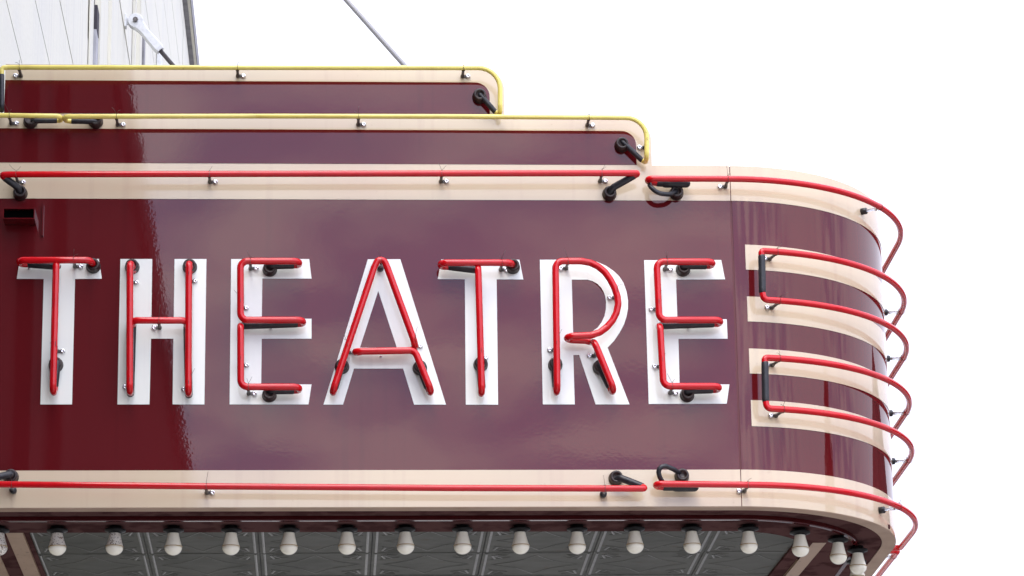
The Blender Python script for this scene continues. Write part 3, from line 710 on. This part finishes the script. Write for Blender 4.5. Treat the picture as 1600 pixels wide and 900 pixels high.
def support(parent, s, z, h, side, r):
    """stand-off clip: foot with a screw, post to the tube, wire tie round the tube"""
    p, n = plan(s); tg = Vector((-n.y, n.x, 0)); zz = Vector((0, 0, 1)); base = Vector((p.x, p.y, z))
    glassy = side in (0, 2)
    mb = MB()
    ft = base+n*.0012-zz*.004
    if glassy:
        mb.lathe([(0, 0), (.0098, 0), (.0098, .015), (.0075, .017), (0, .017)], ft, n, 14)
        sp = mb.build('tube_support', M['black'], parent)
        g = MB(); g.lathe([(0, .017), (.0046, .017), (.0040, .034), (.0048, .041), (.0058, .047), (0, .044)], ft, n, 10); g.build('glass_post', M['glass'], sp)
    else:
        mb.lathe([(0, 0), (.0062, 0), (.0062, .006), (.0042, .012), (.0042, h-r-.004), (.0055, h-r-.001), (0, h-r-.001)], ft, n, 10)
        d = tg*(side or 1)
        a_, b_ = ft+d*.004-zz*.0045, ft+d*.0215-zz*.0045
        vs = [a_, b_, b_+zz*.009, a_+zz*.009]; vs = vs+[v+n*.0022 for v in vs]
        mb.add(vs, [(0, 3, 2, 1), (4, 5, 6, 7), (0, 1, 5, 4), (1, 2, 6, 5), (2, 3, 7, 6), (3, 0, 4, 7)])
        sp = mb.build('tube_support', M['dark_steel'], parent)
        sc_ = MB(); sc_.lathe([(0, .0022), (.0072, .0022), (.0074, .0036), (.0060, .0062), (.0022, .0066), (.0014, .0052), (0, .0052)], ft+d*.0155, n, 14)
        sc_.build('screw', M['steel'], sp)
    # wire tie round the tube, with loose ends
    c = base+n*h; rr = r+.0011; mb = MB()
    horiz = parent.get('vertical_at', None)
    ring = []
    for k in range(17):
        t = 2*PI*k/16; ring.append(c+(n*math.cos(t)+zz*math.sin(t))*rr+tg*.0016*math.sin(t*1.5))
    mb.tube(ring, .0006, 5, False)
    e = c+zz*rr
    k1 = Vector((rnd.uniform(-.6, .8), 0, rnd.uniform(.2, 1))); k2 = Vector((rnd.uniform(-.8, .8), 0, rnd.uniform(-.6, .9)))
    for kk, ln in ((k1, rnd.uniform(.012, .028)), (k2, rnd.uniform(.006, .018))):
        kk.normalize(); d1 = tg*kk.x+zz*kk.z+n*.3
        mb.tube([e, e+d1*ln*.5+n*.004, e+d1*ln+zz*rnd.uniform(-.006, .008)], .0005, 5, False)
    mb.tube([c-n*rr, ft+n*.018, ft+n*.010+tg*.006], .0006, 5, False)
    mb.build('wire_tie', M['wire'], sp)
for d in NEON:
    first = d['pieces'][0][2][0]
    b0 = on(first[0], first[1], 0)
    t = thing(d['kind'], d['label'], {'neon_letter': 'neon letter', 'neon_tube': 'neon tube', 'electrode_lead': 'cable'}[d['kind']], b0, d['group'])
    for col, fr, pts in d['pieces']:
        q = place(dense(fillet(pts, fr)))
        r = d['r']; mb = MB()
        if col == 'black': r = r*1.12
        elif col == 'black_thick': r = r*1.35; col = 'black'
        elif col == 'wire': r = r*.74; col = 'black'
        mb.tube(q, r, 14)
        mb.build({'red': 'glass_tube', 'yellow': 'glass_tube', 'black': 'blacked_out_tube'}[col], M[col], t)
    for s, z in d['housings']: cup(t, s, z)
    for s, z, h, side in d['supports']: support(t, s, z, h, side, d['r'])
    for s, z in d['bolts']:
        mb = MB(); mb.lathe([(0, 0), (.0042, 0), (.0042, .004), (.002, .006), (0, .006)], on(s, z, .0016), (0, -1, 0), 10); mb.build('bolt', M['steel'], t)

# ------------------------------------------------------------------ lamps under the edge
def make_bulb():
    t = thing('light_bulb', 'bulb', 'light bulb', (0, 0, 0), 'milky white bulbs along the marquee soffit')
    mb = MB(); mb.lathe([(0, .001), (.0165, .001), (.0165, -.005), (.020, -.0085), (.0280, -.0095), (.0280, -.0145), (.0200, -.0165), (.0165, -.021), (0, -.021)], n=24)
    mb.build('socket', M['socket'], t, bevel=0)
    mb = MB(); mb.lathe([(0, -.019), (.0142, -.019), (.0146, -.024), (.0162, -.032), (.0196, -.047), (.0226, -.0575), (.0232, -.060), (0, -.060)], n=28)
    mb.build('bulb_neck', M['bulb'], t)
    mb = MB(); mb.lathe([(.0, -.0585), (.0234, -.0588), (.0240, -.0597), (.0239, -.0607), (0, -.0610)], n=28)
    mb.build('gold_ring', M['gold'], t)
    prof = [(0, -.0605), (.0234, -.0605)]
    for k in range(1, 11):
        a = PI/2*k/10; prof.append((.0236*math.cos(a) if k < 10 else 0, -.0625-.0225*math.sin(a)))
    mb = MB(); mb.lathe(prof, n=28); mb.build('bulb_dome', M['bulb'], t)
    return t
bulb_labels = [
 'specked white bulb cut off by the left edge of the row',
 'white bulb with a rust mark on its neck, under the first T',
 'white bulb with a brown blotch on its neck, between the T and the H',
 'white bulb below the gap between the two legs of the H',
 'white bulb hanging below the left edge of the first E',
 'white bulb hanging below the right end of the first E',
 'white bulb hanging below the left foot of the A',
 'white bulb hanging below the right side of the A',
 'white bulb hanging below the stem of the second T',
 'white bulb below the gap between the second T and the R',
 'white bulb hanging below the legs of the R',
 'white bulb below the gap between the R and the last E',
 'white bulb hanging below the right half of the last E',
 'white bulb just right of the upright panel seam',
 'white bulb in front of the tan beam end at the right',
 'white bulb on the curve, next right of the tan beam',
 'white bulb near the right edge, overlapping another bulb behind it',
 'white bulb mostly hidden behind the last bulb at the right edge']
# lamps follow a line 0.205 m inside the edge
LY, LR = .182, .425
def inset_line():
    pts = [Vector((XL+.004*k, LY, 0)) for k in range(int((XS-XL)/.004)+1)]
    pts += [Vector((XS+LR*math.sin(PI/2*k/120), LY+LR*(1-math.cos(PI/2*k/120)), 0)) for k in range(1, 121)]
    return pts+[Vector((XS+LR, LY+LR+.01*k, 0)) for k in range(1, 200)]
IL = inset_line()
def along(dist):
    acc = 0
    for a, b in zip(IL, IL[1:]):
        l = (b-a).length
        if acc+l >= dist: return a.lerp(b, (dist-acc)/l)
        acc += l
    return IL[-1]
proto_b = make_bulb()
kids = list(proto_b.children); bulbs = []
for i, lab in enumerate(bulb_labels):
    p = along(1.0-.748-.1615+.1615*i)
    if i == 0: r = proto_b; ch = kids
    else:
        r = proto_b.copy(); COL.objects.link(r); ch = []
        for k in kids:
            c = k.copy(); COL.objects.link(c); c.parent = r; ch.append(c)
    for c in ch: c.matrix_parent_inverse = Matrix.Identity(4)
    r.location = (p.x, p.y, ZB-.0112); r['label'] = lab
    r.scale = (1.05, 1.05, .97)
    r.rotation_euler = (rnd.uniform(-.03, .03), rnd.uniform(-.03, .03), rnd.uniform(0, 6))
    bulbs.append(ch)
for i in range(3):
    for c in bulbs[i]:
        if c.name.startswith('bulb_neck') or (i == 0 and c.name.startswith('bulb_dome')):
            c.data = c.data.copy(); c.data.materials[0] = M['bulb_dirty']

# ------------------------------------------------------------------ the theatre front at the left, its boards running away from us
bld = thing('theatre_building', 'white painted theatre wall of wide boards with a grey cornice, behind the marquee', 'building', (XL, 6, 0))
XW = XL
EAVE = 10.12
mb = MB(); mb.box(XW-8, XW-.03, .6, 44, 0, EAVE-.02); mb.build('wall_core', M['gap'], bld)
edges = [.0, 4.28, 7.10, 12.6, 18.4, 26, 36, 44]
courses = [0.12, 3.3, 4.95]
z = 5.33
while z < EAVE-.1: courses.append(z); z += .385
courses.append(EAVE-.03)
for y0, y1 in zip(edges, edges[1:]):
    off = rnd.uniform(-.12, .12)
    for z0, z1 in zip(courses, courses[1:]):
        a = z0+(off if 5 < z0 < EAVE-.2 else 0); b = z1+(off if 5 < z1 < EAVE-.2 else 0)
        mb = MB(); e = rnd.uniform(-.002, .002); g = rnd.choice((.003, .006, .011))
        mb.box(XW-.03, XW+e, y0+.012, y1-.012, a+g, b-.001)
        mb.build('wall_board', M['wall'], bld)
# upright boards whose grey ends face the street corner
def upright(y0, y1, x1, z0=3.5, z1=EAVE-.03):
    mb = MB(); mb.box(XW+.004, XW+x1, y0, y1, z0, z1); return mb.build('upright_board', M['wall'], bld)
upright(4.10, 4.28, .010); upright(4.40, 4.86, .030); upright(4.861, 5.05, .045)
upright(6.98, 7.06, .018); upright(7.25, 7.38, .030)
mb = MB(); mb.box(XW+.002, XW+.034, 7.50, 7.62, 4, 7.92); mb.build('upright_board', M['grey'], bld, 'dark grey upright board')
mb = MB(); mb.box(XW+.002, XW+.024, 4.285, 4.395, 6.70, 6.81); mb.build('dark_slot', M['gap'], bld)
mb = MB(); mb.box(XW+.002, XW+.022, 4.285, 4.395, 3.5, 6.699); mb.build('upright_board', M['grey_light'], bld)  # shade on a board's end face, put in as grey colour
# cornice
mb = MB(); mb.box(XW-.03, XW+.030, 0.4, 44, EAVE, EAVE+.05); mb.build('cornice_soffit', M['grey'], bld)
mb = MB(); mb.box(XW+.0305, XW+.048, 0.4, 44, EAVE+.006, EAVE+.14); mb.build('cornice_board', M['wall'], bld)
mb = MB(); mb.box(XW+.0485, XW+.054, 0.4, 44, EAVE+.012, EAVE+.155); mb.build('cornice_flashing', M['grey'], bld)

# ------------------------------------------------------------------ tie rods holding the marquee
def tie_rod(y, top, bottom, r, label, m, eye):
    top = Vector(top); bottom = Vector(bottom); d = (bottom-top).normalized()
    t = thing('tie_rod', label, 'tie rod', top, 'steel tie rods from the wall to the marquee roof')
    st = top+d*.19
    mb = MB(); mb.tube([st-d*.03, bottom], r, 14, False); mb.build('rod', m, t)
    yax = Vector((0, 1, 0)); sd = d.cross(yax).normalized()
    mb = MB()                                     # wall bracket: plate with two lugs
    mb.box(XW+.001, XW+.012, y-.025, y+.025, top.z-.032, top.z+.032)
    mb.box(XW+.0125, XW+.045, y-.0075, y+.0075, top.z-.018, top.z+.016)
    mb.build('wall_bracket', M['galv'], t, bevel=.002)
    mb = MB()                                     # fork head: two discs, tapering body, collar
    for s0 in (-.021, .008):
        mb.lathe([(0, 0), (.035, 0), (.038, .003), (.038, .010), (.035, .013), (0, .013)], top+yax*s0, yax, 28, False)
    def loft(secs):
        vs, fs = [], []
        for (k, hw_, hd) in secs:
            c = top+d*k
            for (a, b) in ((-.75, -1), (.75, -1), (1, -.7), (1, .7), (.75, 1), (-.75, 1), (-1, .7), (-1, -.7)):
                vs.append(c+sd*a*hw_+yax*b*hd)
        n = 8
        for i in range(len(secs)-1):
            for j in range(n): fs.append((i*n+j, i*n+(j+1) % n, (i+1)*n+(j+1) % n, (i+1)*n+j))
        fs.append(tuple(range(n))); fs.append(tuple(reversed(range((len(secs)-1)*n, len(secs)*n))))
        mb.add(vs, fs)
    loft([(.02, .031, .0215), (.055, .023, .022), (.08, .0215, .0225), (.155, .0235, .0235), (.18, .024, .023), (.197, .019, .019)])
    mb.build('fork_head', M['galv'], t)
    mb = MB(); mb.lathe([(0, -.036), (.013, -.036), (.013, -.026), (.009, -.026), (.009, .026), (.013, .026), (.013, .036), (0, .036)], top, yax, 8, False)
    mb.build('pin', M['dark_steel'], t)
    mb = MB(); mb.box(bottom.x-.05, bottom.x+.05, y-.05, y+.05, ZT-.029, ZT-.012); mb.build('foot_plate', M['galv'], t)
tie_rod(6.4, (-0.944, 6.4, 7.564), (1.46, 6.4, 4.61), .011, 'dark steel tie rod with a pale fork head pinned to the white wall', M['rod'], True)
tie_rod(3.0, (-.955, 3.0, 7.565), (1.50, 3.0, 4.61), .0095, 'thin grey tie rod crossing the white sky above the top step', M['rod_light'], True)
# small bolt block on the wall beside the fork head
mb = MB(); mb.box(XW+.001, XW+.03, 9.30, 9.42, 8.42, 8.55); mb.build('bolt_block', M['galv'], bld, bevel=.006)

# ------------------------------------------------------------------ what the glossy paint reflects: the rest of the street
def brick_house(x0, x1, y0, y1, h, label, face, piers=(), wins=()):
    t = thing('brick_building', label, 'building', ((x0+x1)/2, (y0+y1)/2, 0))
    mb = MB(); mb.box(x0, x1, y0, y1, 0, h); mb.build('wall', M['brick'], t)
    xf = x1 if face > 0 else x0
    a, b = sorted((xf, xf+face*.025))
    mb = MB(); mb.box(a+.002*face, b+.002*face, y0, y1, h-.35, h+.03); mb.build('cornice', M['brick'], t)
    for y in piers:
        a, b = sorted((xf+face*.003, xf+face*.05)); mb = MB(); mb.box(a, b, y-.22, y+.22, 0, h-.36); mb.build('pier', M['pier'], t)
    for y in wins:
        a, b = sorted((xf+face*.003, xf+face*.03)); mb = MB(); mb.box(a, b, y-.55, y+.55, 4.6, 6.4); f = mb.build('window', M['pier'], t)
        a, b = sorted((xf+face*.031, xf+face*.036)); mb = MB(); mb.box(a, b, y-.45, y+.45, 4.7, 6.3); mb.build('pane', M['pane'], f)
brick_house(-12, -1.02, -40, -.5, 7.42, 'dark brick neighbour along the pavement, mirrored in the left of the maroon panel', 1, [-1.9, -3.2, -16, -24])
brick_house(19, 32, 13, 30, 10.2, 'dark brick block far across the street, mirrored in the rounded end', -1, [16, 22, 28])
t = thing('street_tree', 'narrow dark street tree across the road, mirrored in the rounded end', 'tree', (13.9, -3.6, 0))
mb = MB(); mb.tube([(13.9, -3.6, 0), (13.95, -3.6, 2.2), (13.88, -3.62, 6.2)], .13, 9); mb.build('trunk', M['wood'], t)
mb = MB(); tr = random.Random(4)
for k in range(2600):
    z = tr.uniform(2.4, 7.2); f_ = (z-4.9)/2.3; a_ = tr.uniform(0, 2*PI)
    rad = 1.35*math.sqrt(max(.03, 1-f_*f_))*math.sqrt(tr.random())*(1+.25*math.sin(3*a_+z*2)); z += .35*math.sin(a_*4+1)*(f_ > .2)
    c = Vector((13.9+rad*math.cos(a_), -3.6+rad*math.sin(a_), z))
    u = Vector((tr.uniform(-1, 1), tr.uniform(-1, 1), tr.uniform(-.6, .6))).normalized()*.17; v = u.orthogonal().normalized()*.10
    mb.add([c-u, c+v, c+u, c-v], [(0, 1, 2, 3)])
mb.build('crown', M['leaf'], t)
